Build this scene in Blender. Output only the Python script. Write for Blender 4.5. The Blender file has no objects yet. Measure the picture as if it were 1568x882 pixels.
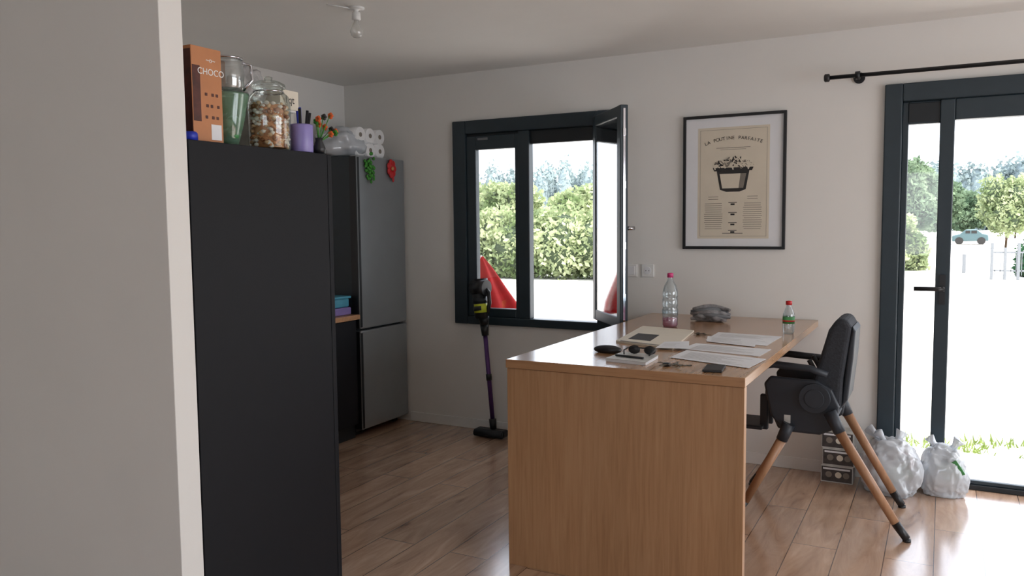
import bpy, bmesh, math, random
import numpy as np
from mathutils import Vector, Matrix, noise
random.seed(7); np.random.seed(7)
SC=bpy.context.scene
try:
    SC.view_settings.view_transform='Standard'; SC.view_settings.look='None'
except Exception as e: print(e)

# ------------------------------------------------------------ materials
def newmat(n):
    m=bpy.data.materials.new(n); m.use_nodes=True; nt=m.node_tree
    return m,nt,nt.nodes['Principled BSDF']
def srgb(r,g,b):
    f=lambda c:(c/255/12.92) if c/255<=.04045 else ((c/255+.055)/1.055)**2.4
    return (f(r),f(g),f(b),1)
def P(n,col,rough=.5,metal=0,noise_amt=.08,scale=20,bump=0,spec=None,coat=0):
    m,nt,b=newmat(n)
    b.inputs['Roughness'].default_value=rough; b.inputs['Metallic'].default_value=metal
    if spec is not None: b.inputs['Specular IOR Level'].default_value=spec
    if coat: b.inputs['Coat Weight'].default_value=coat
    tc=nt.nodes.new('ShaderNodeTexCoord'); nz=nt.nodes.new('ShaderNodeTexNoise'); nz.inputs['Scale'].default_value=scale; nz.inputs['Detail'].default_value=3
    nt.links.new(tc.outputs['Object'],nz.inputs['Vector'])
    cr=nt.nodes.new('ShaderNodeValToRGB'); cr.color_ramp.elements[0].position=.3; cr.color_ramp.elements[1].position=.7
    cr.color_ramp.elements[0].color=tuple(c*(1-noise_amt) for c in col[:3])+(1,)
    cr.color_ramp.elements[1].color=tuple(min(1,c*(1+noise_amt)) for c in col[:3])+(1,)
    nt.links.new(nz.outputs['Fac'],cr.inputs['Fac']); nt.links.new(cr.outputs['Color'],b.inputs['Base Color'])
    if bump:
        bp=nt.nodes.new('ShaderNodeBump'); bp.inputs['Strength'].default_value=bump; bp.inputs['Distance'].default_value=.01
        nt.links.new(nz.outputs['Fac'],bp.inputs['Height']); nt.links.new(bp.outputs['Normal'],b.inputs['Normal'])
    return m
def glass(n,tint=(1,1,1,1),base=.06,diff=0,dcol=(1,1,1,1)):
    m=bpy.data.materials.new(n); m.use_nodes=True; nt=m.node_tree; nt.nodes.clear()
    o=nt.nodes.new('ShaderNodeOutputMaterial'); t=nt.nodes.new('ShaderNodeBsdfTransparent'); t.inputs[0].default_value=tint
    g=nt.nodes.new('ShaderNodeBsdfGlossy'); g.inputs['Roughness'].default_value=.03
    lw=nt.nodes.new('ShaderNodeLayerWeight'); lw.inputs[0].default_value=.25
    mr=nt.nodes.new('ShaderNodeMapRange'); mr.inputs['To Min'].default_value=base; mr.inputs['To Max'].default_value=max(.6,base)
    nt.links.new(lw.outputs['Fresnel'],mr.inputs['Value'])
    mx=nt.nodes.new('ShaderNodeMixShader'); nt.links.new(mr.outputs[0],mx.inputs[0]); nt.links.new(t.outputs[0],mx.inputs[1]); nt.links.new(g.outputs[0],mx.inputs[2])
    out=mx
    if diff:
        d=nt.nodes.new('ShaderNodeBsdfDiffuse'); d.inputs[0].default_value=dcol
        m2=nt.nodes.new('ShaderNodeMixShader'); m2.inputs[0].default_value=diff
        nt.links.new(mx.outputs[0],m2.inputs[1]); nt.links.new(d.outputs[0],m2.inputs[2]); out=m2
    nt.links.new(out.outputs[0],o.inputs[0]); return m
def leafmat(n,c1,c2,scale=1.5):
    m=bpy.data.materials.new(n); m.use_nodes=True; nt=m.node_tree; nt.nodes.clear()
    o=nt.nodes.new('ShaderNodeOutputMaterial'); d=nt.nodes.new('ShaderNodeBsdfDiffuse'); t=nt.nodes.new('ShaderNodeBsdfTranslucent'); mx=nt.nodes.new('ShaderNodeMixShader'); mx.inputs[0].default_value=.35
    tc=nt.nodes.new('ShaderNodeTexCoord'); nz=nt.nodes.new('ShaderNodeTexNoise'); nz.inputs['Scale'].default_value=scale; nz.inputs['Detail'].default_value=6
    cr=nt.nodes.new('ShaderNodeValToRGB'); cr.color_ramp.elements[0].position=.35; cr.color_ramp.elements[1].position=.65
    cr.color_ramp.elements[0].color=c1; cr.color_ramp.elements[1].color=c2
    nt.links.new(tc.outputs['Object'],nz.inputs['Vector']); nt.links.new(nz.outputs['Fac'],cr.inputs['Fac'])
    nt.links.new(cr.outputs[0],d.inputs[0]); nt.links.new(cr.outputs[0],t.inputs[0]); nt.links.new(d.outputs[0],mx.inputs[1]); nt.links.new(t.outputs[0],mx.inputs[2]); nt.links.new(mx.outputs[0],o.inputs[0])
    return m
def wood(n,c1,c2,c3,stretch,rough=.35,scale=1.0,coat=0.0):
    m,nt,b=newmat(n); b.inputs['Roughness'].default_value=rough; b.inputs['Coat Weight'].default_value=coat; b.inputs['Coat Roughness'].default_value=.12
    tc=nt.nodes.new('ShaderNodeTexCoord'); mp=nt.nodes.new('ShaderNodeMapping'); mp.inputs['Scale'].default_value=stretch
    nt.links.new(tc.outputs['Object'],mp.inputs['Vector'])
    nz=nt.nodes.new('ShaderNodeTexNoise'); nz.inputs['Scale'].default_value=6*scale; nz.inputs['Detail'].default_value=8; nz.inputs['Roughness'].default_value=.62; nz.inputs['Distortion'].default_value=.4
    nt.links.new(mp.outputs[0],nz.inputs['Vector'])
    cr=nt.nodes.new('ShaderNodeValToRGB'); e=cr.color_ramp.elements; e[0].position=.22; e[0].color=c1; e[1].position=.78; e[1].color=c3; k=e.new(.5); k.color=c2
    nt.links.new(nz.outputs['Fac'],cr.inputs['Fac'])
    mp2=nt.nodes.new('ShaderNodeMapping'); mp2.inputs['Scale'].default_value=tuple(s*.33 for s in stretch); nt.links.new(tc.outputs['Object'],mp2.inputs['Vector'])
    n2=nt.nodes.new('ShaderNodeTexNoise'); n2.inputs['Scale'].default_value=1.5; n2.inputs['Detail'].default_value=2; nt.links.new(mp2.outputs[0],n2.inputs['Vector'])
    mr=nt.nodes.new('ShaderNodeMapRange'); mr.inputs['From Min'].default_value=.3; mr.inputs['From Max'].default_value=.7; mr.inputs['To Min'].default_value=.88; mr.inputs['To Max'].default_value=1.08; nt.links.new(n2.outputs['Fac'],mr.inputs['Value'])
    sc=nt.nodes.new('ShaderNodeVectorMath'); sc.operation='SCALE'; nt.links.new(cr.outputs[0],sc.inputs[0]); nt.links.new(mr.outputs[0],sc.inputs['Scale'])
    nt.links.new(sc.outputs[0],b.inputs['Base Color'])
    return m
def floor_mat():
    m,nt,b=newmat('laminate_floor')
    tc=nt.nodes.new('ShaderNodeTexCoord'); mp=nt.nodes.new('ShaderNodeMapping'); mp.inputs['Rotation'].default_value=(0,0,math.radians(90))
    nt.links.new(tc.outputs['Object'],mp.inputs['Vector'])
    br=nt.nodes.new('ShaderNodeTexBrick'); br.inputs['Scale'].default_value=1; br.inputs['Brick Width'].default_value=1.25; br.inputs['Row Height'].default_value=.19
    br.inputs['Mortar Size'].default_value=.0018; br.inputs['Mortar Smooth'].default_value=0; br.inputs['Bias'].default_value=0
    br.inputs['Color1'].default_value=(0,0,0,1); br.inputs['Color2'].default_value=(1,1,1,1); br.inputs['Mortar'].default_value=(.5,.5,.5,1); br.offset=.37
    nt.links.new(mp.outputs[0],br.inputs['Vector'])
    sc=nt.nodes.new('ShaderNodeVectorMath'); sc.operation='MULTIPLY'; sc.inputs[1].default_value=(9,5,3); nt.links.new(br.outputs['Color'],sc.inputs[0])
    ad=nt.nodes.new('ShaderNodeVectorMath'); ad.operation='ADD'; nt.links.new(tc.outputs['Object'],ad.inputs[0]); nt.links.new(sc.outputs[0],ad.inputs[1])
    m2=nt.nodes.new('ShaderNodeMapping'); m2.inputs['Scale'].default_value=(7.5,1.3,1); nt.links.new(ad.outputs[0],m2.inputs['Vector'])
    nz=nt.nodes.new('ShaderNodeTexNoise'); nz.inputs['Scale'].default_value=1.6; nz.inputs['Detail'].default_value=9; nz.inputs['Roughness'].default_value=.6; nz.inputs['Distortion'].default_value=1.1
    nt.links.new(m2.outputs[0],nz.inputs['Vector'])
    cr=nt.nodes.new('ShaderNodeValToRGB'); e=cr.color_ramp.elements; e[0].position=.25; e[0].color=srgb(116,88,70); e[1].position=.75; e[1].color=srgb(206,175,149); k=e.new(.38); k.color=srgb(168,135,111); k=e.new(.55); k.color=srgb(187,154,128)
    nt.links.new(nz.outputs['Fac'],cr.inputs['Fac'])
    mr=nt.nodes.new('ShaderNodeMapRange'); mr.inputs['To Min'].default_value=.88; mr.inputs['To Max'].default_value=1.08; nt.links.new(br.outputs['Color'],mr.inputs['Value'])
    mu=nt.nodes.new('ShaderNodeVectorMath'); mu.operation='SCALE'; nt.links.new(cr.outputs[0],mu.inputs[0]); nt.links.new(mr.outputs[0],mu.inputs['Scale'])
    mx=nt.nodes.new('ShaderNodeMix'); mx.data_type='RGBA'; mx.inputs['B'].default_value=srgb(84,62,50); nt.links.new(br.outputs['Fac'],mx.inputs['Factor']); nt.links.new(mu.outputs[0],mx.inputs['A'])
    nt.links.new(mx.outputs['Result'],b.inputs['Base Color']); b.inputs['Roughness'].default_value=.22; b.inputs['Specular IOR Level'].default_value=.9
    b.inputs['Coat Weight'].default_value=.7; b.inputs['Coat Roughness'].default_value=.14; b.inputs['Coat IOR'].default_value=1.6
    return m

M={}
M['wall']=P('white_wall_paint',srgb(229,227,223),.85,noise_amt=.015,scale=3,bump=.02)
M['ceil']=P('ceiling_paint',srgb(229,229,226),.9,noise_amt=.015,scale=3)
M['white']=P('white_gloss',srgb(232,232,230),.35,noise_amt=.02)
M['anth']=P('anthracite_frame',srgb(36,50,58),.42,noise_amt=.05)
M['anthd']=P('anthracite_dark',srgb(24,30,35),.5,noise_amt=.05)
M['black']=P('black_laminate',srgb(19,21,26),.6,noise_amt=.04,spec=.25)
M['blackp']=P('black_plastic',srgb(26,27,30),.4,noise_amt=.05)
M['chair']=P('charcoal_plastic',srgb(38,44,52),.5,noise_amt=.08)
M['chair2']=P('charcoal_fabric',srgb(44,47,53),.85,noise_amt=.2,scale=120,bump=.3)
M['greyp']=P('grey_plastic',srgb(110,113,118),.4)
M['steel']=P('brushed_steel',srgb(152,158,162),.28,.6,noise_amt=.03,scale=5)
M['chrome']=P('chrome',srgb(200,200,205),.12,1)
M['fside']=P('fridge_side_grey',srgb(40,48,54),.45)
M['glass']=glass('window_glass',base=.04)
M['sglass']=glass('double_glazing',base=.22)
M['jglass']=glass('jar_glass',(.93,.97,.95,1),.1)
M['gglass']=glass('green_glass',(.7,.85,.75,1),.15,.38,srgb(128,165,140))
M['pet']=glass('clear_plastic',(.88,.93,.95,1),.16,.08,srgb(220,230,235))
M['oak']=wood('table_oak',srgb(160,116,80),srgb(179,136,98),srgb(190,150,112),(11,11,.5),.4,coat=.08)
M['oaktop']=wood('table_top_oak',srgb(162,118,82),srgb(178,136,98),srgb(188,146,108),(11,.5,11),.25,coat=.5)
M['oake']=wood('oak_edge',srgb(156,112,78),srgb(178,134,96),srgb(188,146,108),(.6,9,9),.35)
M['leg']=wood('beech_leg',srgb(146,106,76),srgb(164,122,90),srgb(176,136,104),(8,8,1),.4)
M['floor']=floor_mat()
M['paper']=P('paper_white',srgb(228,229,232),.7,noise_amt=.01)
M['paper2']=P('paper_cream',srgb(222,214,198),.7,noise_amt=.02)
M['ink']=P('ink',srgb(45,43,42),.7)
M['ink2']=P('ink_grey',srgb(128,120,110),.7)
M['poster']=P('poster_beige',srgb(216,206,188),.75,noise_amt=.03,scale=8)
M['red']=P('red_cap',srgb(190,30,35),.4)
M['redf']=P('red_fabric',srgb(165,12,16),.7,noise_amt=.1)
M['magenta']=P('magenta',srgb(200,60,120),.4)
M['pinkl']=glass('pink_liquid',(.85,.45,.62,1),.1,.35,srgb(220,120,160))
M['green']=P('green_leafy',srgb(60,135,45),.7,noise_amt=.3,scale=60)
M['greenl']=P('label_green',srgb(70,140,80),.5)
M['blue']=P('blue_plastic',srgb(30,50,170),.4)
M['cyan']=P('cyan_plastic',srgb(70,150,175),.4)
M['purple']=P('purple_plastic',srgb(128,110,170),.4)
M['lav']=P('lavender_ceramic',srgb(140,130,190),.35)
M['vpurple']=P('vacuum_purple',srgb(84,52,110),.35,.4)
M['lime']=P('lime_label',srgb(190,200,50),.5)
M['orange']=P('orange',srgb(214,96,36),.6)
M['choco']=P('cereal_orange_brown',srgb(190,126,82),.45,noise_amt=.05)
M['chocod']=P('cereal_dark_brown',srgb(76,34,26),.45,noise_amt=.4,scale=40)
M['foil']=P('foil',srgb(205,207,210),.28,.7,bump=1,scale=30)
M['n1']=P('nut_beige',srgb(215,180,140),.6); M['n2']=P('nut_brown',srgb(150,98,62),.6); M['n3']=P('nut_white',srgb(236,230,220),.6); M['n4']=P('nut_orange',srgb(206,144,96),.6)
M['terra']=P('terracotta_render',srgb(150,84,56),.9,noise_amt=.1)
M['cloth']=P('striped_cloth',srgb(140,138,140),.95,noise_amt=.5,scale=30,bump=.6)
M['tissue']=P('tissue_paper',srgb(235,235,235),.9,noise_amt=.03,bump=.3,scale=60)
M['card']=P('box_dark_print',srgb(66,60,58),.5,noise_amt=.4,scale=30)
M['cardw']=P('box_white_print',srgb(190,190,186),.5,noise_amt=.15,scale=30)
M['bag']=glass('plastic_bag',(.88,.91,.94,1),.18,.6,srgb(222,227,233))
M['gravel']=P('gravel_ground',(.62,.59,.54,1),.95,noise_amt=.12,scale=2)
M['grass']=leafmat('grass_blades',(.10,.16,.04,1),(.25,.33,.10,1))
M['hedge']=leafmat('hedge_leaves',(.15,.21,.09,1),(.55,.60,.36,1),.9)
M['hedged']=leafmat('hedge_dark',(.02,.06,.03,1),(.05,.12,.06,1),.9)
M['tree']=leafmat('tree_leaves',(.08,.13,.08,1),(.25,.33,.21,1),.5)
M['foresthaze']=leafmat('far_forest_hazed',(.19,.24,.245,1),(.36,.43,.42,1),.12)  # distance haze baked into the leaf colour
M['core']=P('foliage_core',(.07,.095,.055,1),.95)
M['corehaze']=P('far_forest_core_hazed',(.19,.24,.25,1),.95)  # same pale bluish haze mixed into the core colour
M['bark']=P('bark',srgb(84,66,50),.9)
M['carp']=P('car_paint',srgb(80,104,108),.4)
M['fence']=P('fence_grey',(.2,.21,.22,1),.8)

# ------------------------------------------------------------ helpers
LOC={}
def grp(name,loc):
    e=bpy.data.objects.new(name,None); e.empty_display_size=.1; e.location=loc; SC.collection.objects.link(e); LOC[e.name]=Vector(loc); return e
def link(name,me,parent,mats,bevel=0,smooth=False,segs=2):
    for m in (mats if isinstance(mats,(list,tuple)) else [mats]): me.materials.append(m)
    o=bpy.data.objects.new(name,me); SC.collection.objects.link(o)
    if parent is not None:
        o.parent=parent; o.location=-LOC[parent.name]
    if smooth:
        for p in me.polygons: p.use_smooth=True
    if bevel:
        b=o.modifiers.new('bevel','BEVEL'); b.width=bevel; b.segments=segs; b.limit_method='ANGLE'; b.angle_limit=math.radians(40)
    return o
def bm2(bm,name):
    bmesh.ops.recalc_face_normals(bm,faces=bm.faces)
    me=bpy.data.meshes.new(name); bm.to_mesh(me); bm.free(); return me
def addbox(bm,b,mi=0,rot=None):
    x0,x1,y0,y1,z0,z1=b
    vs=[Vector((x,y,z)) for x in(x0,x1) for y in(y0,y1) for z in(z0,z1)]
    if rot:
        c=Vector(((x0+x1)/2,(y0+y1)/2,(z0+z1)/2)); vs=[c+rot@(v-c) for v in vs]
    v=[bm.verts.new(p) for p in vs]
    for q in((0,1,3,2),(4,6,7,5),(0,4,5,1),(2,3,7,6),(0,2,6,4),(1,5,7,3)):
        f=bm.faces.new([v[i] for i in q]); f.material_index=mi
def boxes(name,bl,mat,parent=None,bevel=0,rot=None):
    bm=bmesh.new()
    for b in bl: addbox(bm,b[:6],b[6] if len(b)>6 else 0,rot)
    return link(name,bm2(bm,name),parent,mat,bevel)
def box(name,b,mat,parent=None,bevel=0,rot=None): return boxes(name,[b],mat,parent,bevel,rot)
def extr(name,pts,axis,lo,hi,mat,parent=None,bevel=0,smooth=False):
    bm=bmesh.new()
    def mk(p,h):
        return {'X':(h,p[0],p[1]),'Y':(p[0],h,p[1]),'Z':(p[0],p[1],h)}[axis]
    A=[bm.verts.new(mk(p,lo)) for p in pts]; B=[bm.verts.new(mk(p,hi)) for p in pts]
    bm.faces.new(A); bm.faces.new(B[::-1]); n=len(pts)
    for i in range(n): bm.faces.new([A[i],A[(i+1)%n],B[(i+1)%n],B[i]])
    return link(name,bm2(bm,name),parent,mat,bevel,smooth,3)
def frame_of(d):
    d=d.normalized(); u=d.cross(Vector((0,0,1)))
    if u.length<1e-3: u=Vector((1,0,0))
    u.normalize(); return u,d.cross(u).normalized()
def addtube(bm,pts,rad,n=16,mi=0,cap=True):
    pts=[Vector(p) for p in pts]; rad=rad if isinstance(rad,(list,tuple)) else [rad]*len(pts)
    rings=[]; u=None
    for i,p in enumerate(pts):
        d=(pts[min(i+1,len(pts)-1)]-pts[max(i-1,0)])
        if d.length<1e-9: d=Vector((0,0,1))
        d.normalize()
        if u is None: u,w=frame_of(d)
        else:
            u=(u-d*u.dot(d)); 
            if u.length<1e-5: u,_=frame_of(d)
            u.normalize(); w=d.cross(u)
        rings.append([bm.verts.new(p+(u*math.cos(a)+w*math.sin(a))*rad[i]) for a in [2*math.pi*k/n for k in range(n)]])
    for a,b in zip(rings,rings[1:]):
        for k in range(n):
            f=bm.faces.new([a[k],a[(k+1)%n],b[(k+1)%n],b[k]]); f.smooth=True; f.material_index=mi
    if cap:
        for r in(rings[0],rings[-1]):
            f=bm.faces.new(r); f.material_index=mi
def tube(name,pts,rad,mat,parent=None,n=16):
    bm=bmesh.new(); addtube(bm,pts,rad,n); return link(name,bm2(bm,name),parent,mat)
def lathe(name,prof,c,mat,parent=None,n=32,cap=True):
    bm=bmesh.new(); rings=[]
    for r,z in prof: rings.append([bm.verts.new((c[0]+r*math.cos(2*math.pi*k/n),c[1]+r*math.sin(2*math.pi*k/n),c[2]+z)) for k in range(n)])
    for a,b in zip(rings,rings[1:]):
        for k in range(n): f=bm.faces.new([a[k],a[(k+1)%n],b[(k+1)%n],b[k]]); f.smooth=True
    if cap:
        bm.faces.new(rings[0]); bm.faces.new(rings[-1])
    return link(name,bm2(bm,name),parent,mat)
def addico(bm,c,r,sub=1,mi=0,sq=(1,1,1)):
    g=bmesh.ops.create_icosphere(bm,subdivisions=sub,radius=1)
    rr=(r*sq[0],r*sq[1],r*sq[2])
    fs=set()
    for v in g['verts']:
        v.co=Vector((c[0]+v.co.x*rr[0],c[1]+v.co.y*rr[1],c[2]+v.co.z*rr[2])); fs.update(v.link_faces)
    for f in fs: f.material_index=mi; f.smooth=True
    return g['verts']
def text(name,s,size,loc,rot,mat,parent,ext=.0004,align='CENTER'):
    c=bpy.data.curves.new(name,'FONT'); c.body=s; c.size=size; c.extrude=ext; c.align_x=align; c.align_y='CENTER'
    o=bpy.data.objects.new(name+'_tmp',c); SC.collection.objects.link(o); bpy.context.view_layer.update()
    me=bpy.data.meshes.new_from_object(o.evaluated_get(bpy.context.evaluated_depsgraph_get())); bpy.data.objects.remove(o)
    me.transform(Matrix.Translation(loc)@rot.to_4x4()); me.materials.clear()
    return link(name,me,parent,mat)
RX=Matrix.Rotation(math.radians(90),3,'X')           # facing -Y
RXZ=Matrix.Rotation(math.radians(90),3,'Z')@RX       # facing +X
def blob(name,c,r,sq,mat,parent,amp=.15,freq=6,sub=4,seed=0,flat=True):
    bm=bmesh.new(); vs=addico(bm,(0,0,0),1,sub)
    for v in bm.verts:
        n=v.co.normalized(); k=1+amp*noise.noise(n*freq*.35+Vector((seed,0,0)))*2+amp*.5*noise.noise(n*freq+Vector((0,seed,0)))*2
        k+=amp*.5*abs(noise.noise(n*freq*2.3+Vector((seed,seed,0))))
        p=n*k; p=Vector((c[0]+p.x*r*sq[0],c[1]+p.y*r*sq[1],c[2]+p.z*r*sq[2]))
        if flat: p.z=max(p.z,c[2]-r*sq[2]*.72)
        v.co=p
    return link(name,bm2(bm,name),parent,mat,smooth=True)
def leaves(name,ells,n,size,mat,parent,zmin=-.1):
    vol=np.array([e[3]*e[4]*e[5] for e in ells])**(2/3); cnt=(n*vol/vol.sum()).astype(int); P0=[]
    for e,k in zip(ells,cnt):
        d=np.random.normal(size=(k,3)); d/=np.linalg.norm(d,axis=1)[:,None]
        rr=(.72+.34*np.random.rand(k,1)); lump=1+.14*np.sin(d[:,:1]*9+e[0])*np.cos(d[:,2:]*8+e[1])
        P0.append(np.array(e[:3])+d*rr*lump*np.array(e[3:6]))
    Pc=np.concatenate(P0); Pc=Pc[Pc[:,2]>zmin]; k=len(Pc)
    a=np.random.normal(size=(k,3)); a/=np.linalg.norm(a,axis=1)[:,None]; b=np.random.normal(size=(k,3)); b=np.cross(a,b); b/=np.linalg.norm(b,axis=1)[:,None]
    s=size*(.5+np.random.rand(k,1)); a=a*s; b=b*s*.6
    V=np.stack([Pc-a,Pc-b,Pc+a,Pc+b],1).reshape(-1,3)
    me=bpy.data.meshes.new(name); me.vertices.add(4*k); me.vertices.foreach_set('co',V.astype(np.float32).ravel())
    me.loops.add(4*k); me.loops.foreach_set('vertex_index',np.arange(4*k,dtype=np.int32)); me.polygons.add(k); me.polygons.foreach_set('loop_start',np.arange(0,4*k,4,dtype=np.int32))
    me.update(calc_edges=True); me.validate()
    return link(name,me,parent,mat)

# ------------------------------------------------------------ room shell
D=4.911; XC=-4.031; XR=3.4; YB=-3.0; HC=2.5
box('floor',(XC-.2,XR+.2,YB-.2,D+.10,-.1,0),M['floor'])
box('ceiling',(XC-.2,XR+.2,YB-.2,D+.16,HC,HC+.15),M['ceil'])
WX0,WX1,WZ0,WZ1=-2.97,-1.93,.80,2.09
DX0,DX1,DZ=-.25,1.75,2.12
T=D+.16
boxes('wall_back',[(XC-.2,WX0,D,T,0,HC),(WX0,WX1,D,T,0,WZ0),(WX0,WX1,D,T,WZ1,HC),(WX1,DX0,D,T,0,HC),(DX0,DX1,D,T,DZ,HC),(DX1,XR+.2,D,T,0,HC)],M['wall'])
boxes('trim_1',[(XC-.2,WX0,T,T+.02,-.1,2.6),(WX0,WX1,T,T+.02,-.1,WZ0),(WX0,WX1,T,T+.02,WZ1,2.6),(WX1,DX0,T,T+.02,-.1,2.6),(DX0,DX1,T,T+.02,DZ,2.6),(DX1,XR+.2,T,T+.02,-.1,2.6),
   (WX0-.002,WX0+.006,D+.05,T,WZ0,WZ1),(WX0,WX1,D+.05,T,WZ1-.006,WZ1),(WX1-.006,WX1,D+.05,T,WZ0,WZ1)],M['terra'])
box('wall_left',(XC-.2,XC,YB-.2,D,0,HC),M['wall'])
box('wall_partition',(XC,-1.881,1.529,1.606,0,HC),M['wall'],bevel=.002)
V0,V1=.9,4.1
boxes('wall_right',[(XR,XR+.2,YB-.2,V0,0,HC),(XR,XR+.2,V0,V1,2.2,HC),(XR,XR+.2,V1,D,0,HC)],M['wall'])
boxes('wall_rear',[(XC,-1.2,YB-.2,YB,0,HC),(-1.2,1.2,YB-.2,YB,2.2,HC),(-1.2,1.2,YB-.2,YB,0,.9),(1.2,XR,YB-.2,YB,0,HC)],M['wall'])
boxes('unseen_window_side',[(XR+.05,XR+.11,V0,V0+.07,0,2.2),(XR+.05,XR+.11,V1-.07,V1,0,2.2),(XR+.05,XR+.11,2.46,2.54,0,2.2),(XR+.05,XR+.11,V0,V1,2.13,2.2),(XR+.05,XR+.11,V0,V1,0,.06)],M['anth'])  # out of view; span set to light the partition end more than its face
boxes('unseen_window_rear',[(-1.2,-1.13,YB-.11,YB-.05,.9,2.2),(1.13,1.2,YB-.11,YB-.05,.9,2.2),(-.04,.04,YB-.11,YB-.05,.9,2.2),(-1.2,1.2,YB-.11,YB-.05,2.13,2.2),(-1.2,1.2,YB-.11,YB-.05,.9,.97)],M['anth'])  # unseen window, made up to let light in from behind the camera
boxes('baseboard_back',[(-3.47,-.31,D-.012,D,0,.07),(1.8,XR,D-.012,D,0,.07)],M['white'],bevel=.003)
box('baseboard_partition',(XC,-1.885,1.517,1.529,0,.07),M['white'],bevel=.003)

# ------------------------------------------------------------ window
w=grp('window_1',(-2.45,D,.8))
Y0,Y1=D-.028,D+.045
boxes('casing',[(-3.06,-2.955,Y0,Y1,.752,2.167),(-1.975,-1.835,Y0,Y1,.752,2.167),(-2.955,-1.975,Y0,Y1,2.075,2.167),(-2.955,-1.975,Y0,Y1,.752,.808)],M['anth'],w,bevel=.006)
boxes('roller_box',[(-2.955,-1.975,D+.0,D+.04,1.985,2.075)],M['anthd'],w,bevel=.004)
boxes('mullion',[(-2.545,-2.462,Y0+.005,Y1,.808,2.075)],M['anth'],w,bevel=.006)
boxes('left_sash_frame',[(-2.955,-2.882,D-.012,D+.04,.808,2.06),(-2.575,-2.545,D-.012,D+.04,.808,2.06),(-2.882,-2.575,D-.012,D+.04,.808,.868),(-2.882,-2.575,D-.012,D+.04,1.965,2.06)],M['anth'],w,bevel=.005)
box('left_sash_glass',(-2.884,-2.573,D+.012,D+.018,.866,1.967),M['glass'],w)
box('vent_strip',(-2.86,-2.78,D-.018,D-.012,2.03,2.045),M['greyp'],w)
h=Vector((-1.975,D-.045,0)); fr=Vector((-1.632,4.455,0)); d=(fr-h); L=d.length; d.normalize(); nrm=Vector((d.y,-d.x,0))
def sashbox(bm,s0,s1,z0,z1,t0=-.024,t1=.024,mi=0):
    vs=[]
    for s in(s0,s1):
        for t in(t0,t1):
            for z in(z0,z1): vs.append(bm.verts.new(h+d*s+nrm*t+Vector((0,0,z))))
    for q in((0,1,3,2),(4,6,7,5),(0,4,5,1),(2,3,7,6),(0,2,6,4),(1,5,7,3)):
        f=bm.faces.new([vs[i] for i in q]); f.material_index=mi
bm=bmesh.new(); z0,z1=.835,2.125
sashbox(bm,0,.055,z0,z1,-.02,.02);sashbox(bm,L-.06,L,z0,z1);sashbox(bm,.055,L-.06,z0,z0+.065,-.02,.02);sashbox(bm,.055,L-.06,z1-.065,z1,-.02,.02)
link('open_sash_frame',bm2(bm,'s'),w,M['anth'],bevel=.005)
bm=bmesh.new(); sashbox(bm,.05,L-.055,z0+.06,z1-.06,.010,.014); link('open_sash_glass',bm2(bm,'s'),w,M['sglass'])
bm=bmesh.new(); sashbox(bm,.05,L-.055,z0+.06,z1-.06,-.014,-.010); link('open_sash_glass_outer',bm2(bm,'s'),w,M['sglass'])
bm=bmesh.new(); sashbox(bm,L+.0005,L+.004,z0+.02,z1-.02,-.006,.006)
for zz in(1.0,1.3,1.65,1.95): sashbox(bm,L+.001,L+.008,zz,zz+.04,-.008,.008)
link('sash_lock_strip',bm2(bm,'s'),w,M['chrome'])
hp=h+d*(L-.03)
bm=bmesh.new(); a=hp+nrm*(-.024)+Vector((0,0,1.42)); side=-nrm
addtube(bm,[a,a+side*.05],.012); addtube(bm,[a+side*.045,a+side*.05-d*.02,a+side*.05-d*.11],.010)
link('sash_handle',bm2(bm,'h'),w,M['chrome'])

# ------------------------------------------------------------ patio door
w=grp('door_1',(.7,D,0))
boxes('casing',[(-.303,-.215,D-.028,D+.07,0,2.182),(1.715,1.80,D-.028,D+.07,0,2.182),(-.215,1.715,D-.028,D+.07,2.085,2.182)],M['anth'],w,bevel=.006)
box('threshold',(-.215,1.715,D+.02,D+.11,0,.028),M['anthd'],w,bevel=.004)
boxes('fixed_leaf_frame',[(-.215,-.185,D+.005,D+.055,.028,2.085),(-.185,-.035,D+.005,D+.055,1.965,2.085),(-.185,-.035,D+.005,D+.055,.028,.09)],M['anth'],w,bevel=.004)
box('shutter_slat',(-.185,-.035,D-.002,D+.005,1.975,2.075),M['anthd'],w,bevel=.002)
box('fixed_leaf_glass',(-.186,-.034,D+.03,D+.036,.088,1.967),M['glass'],w)
boxes('sliding_leaf_frame',[(-.035,.035,D-.012,D+.06,.028,2.085),(.035,.95,D-.012,D+.055,1.975,2.085),(.035,.95,D+.03,D+.06,.028,.05),(.95,1.03,D-.012,D+.06,.028,2.085),(1.03,1.715,D-.0,D+.055,1.975,2.085),(1.655,1.715,D,D+.055,.028,1.975),(1.03,1.655,D,D+.055,.028,.09)],M['anth'],w,bevel=.005)
box('leaf_glass',(1.03,1.656,D+.03,D+.036,.088,1.977),M['glass'],w)
bm=bmesh.new(); addbox(bm,(-.014,.014,D-.022,D-.012,1.0,1.16)); addtube(bm,[(0,D-.015,1.085),(0,D-.07,1.085)],.012); addtube(bm,[(.01,D-.06,1.085),(-.03,D-.065,1.085),(-.135,D-.065,1.085)],.012)
link('lever_handle',bm2(bm,'h'),w,M['blackp'])

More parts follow.
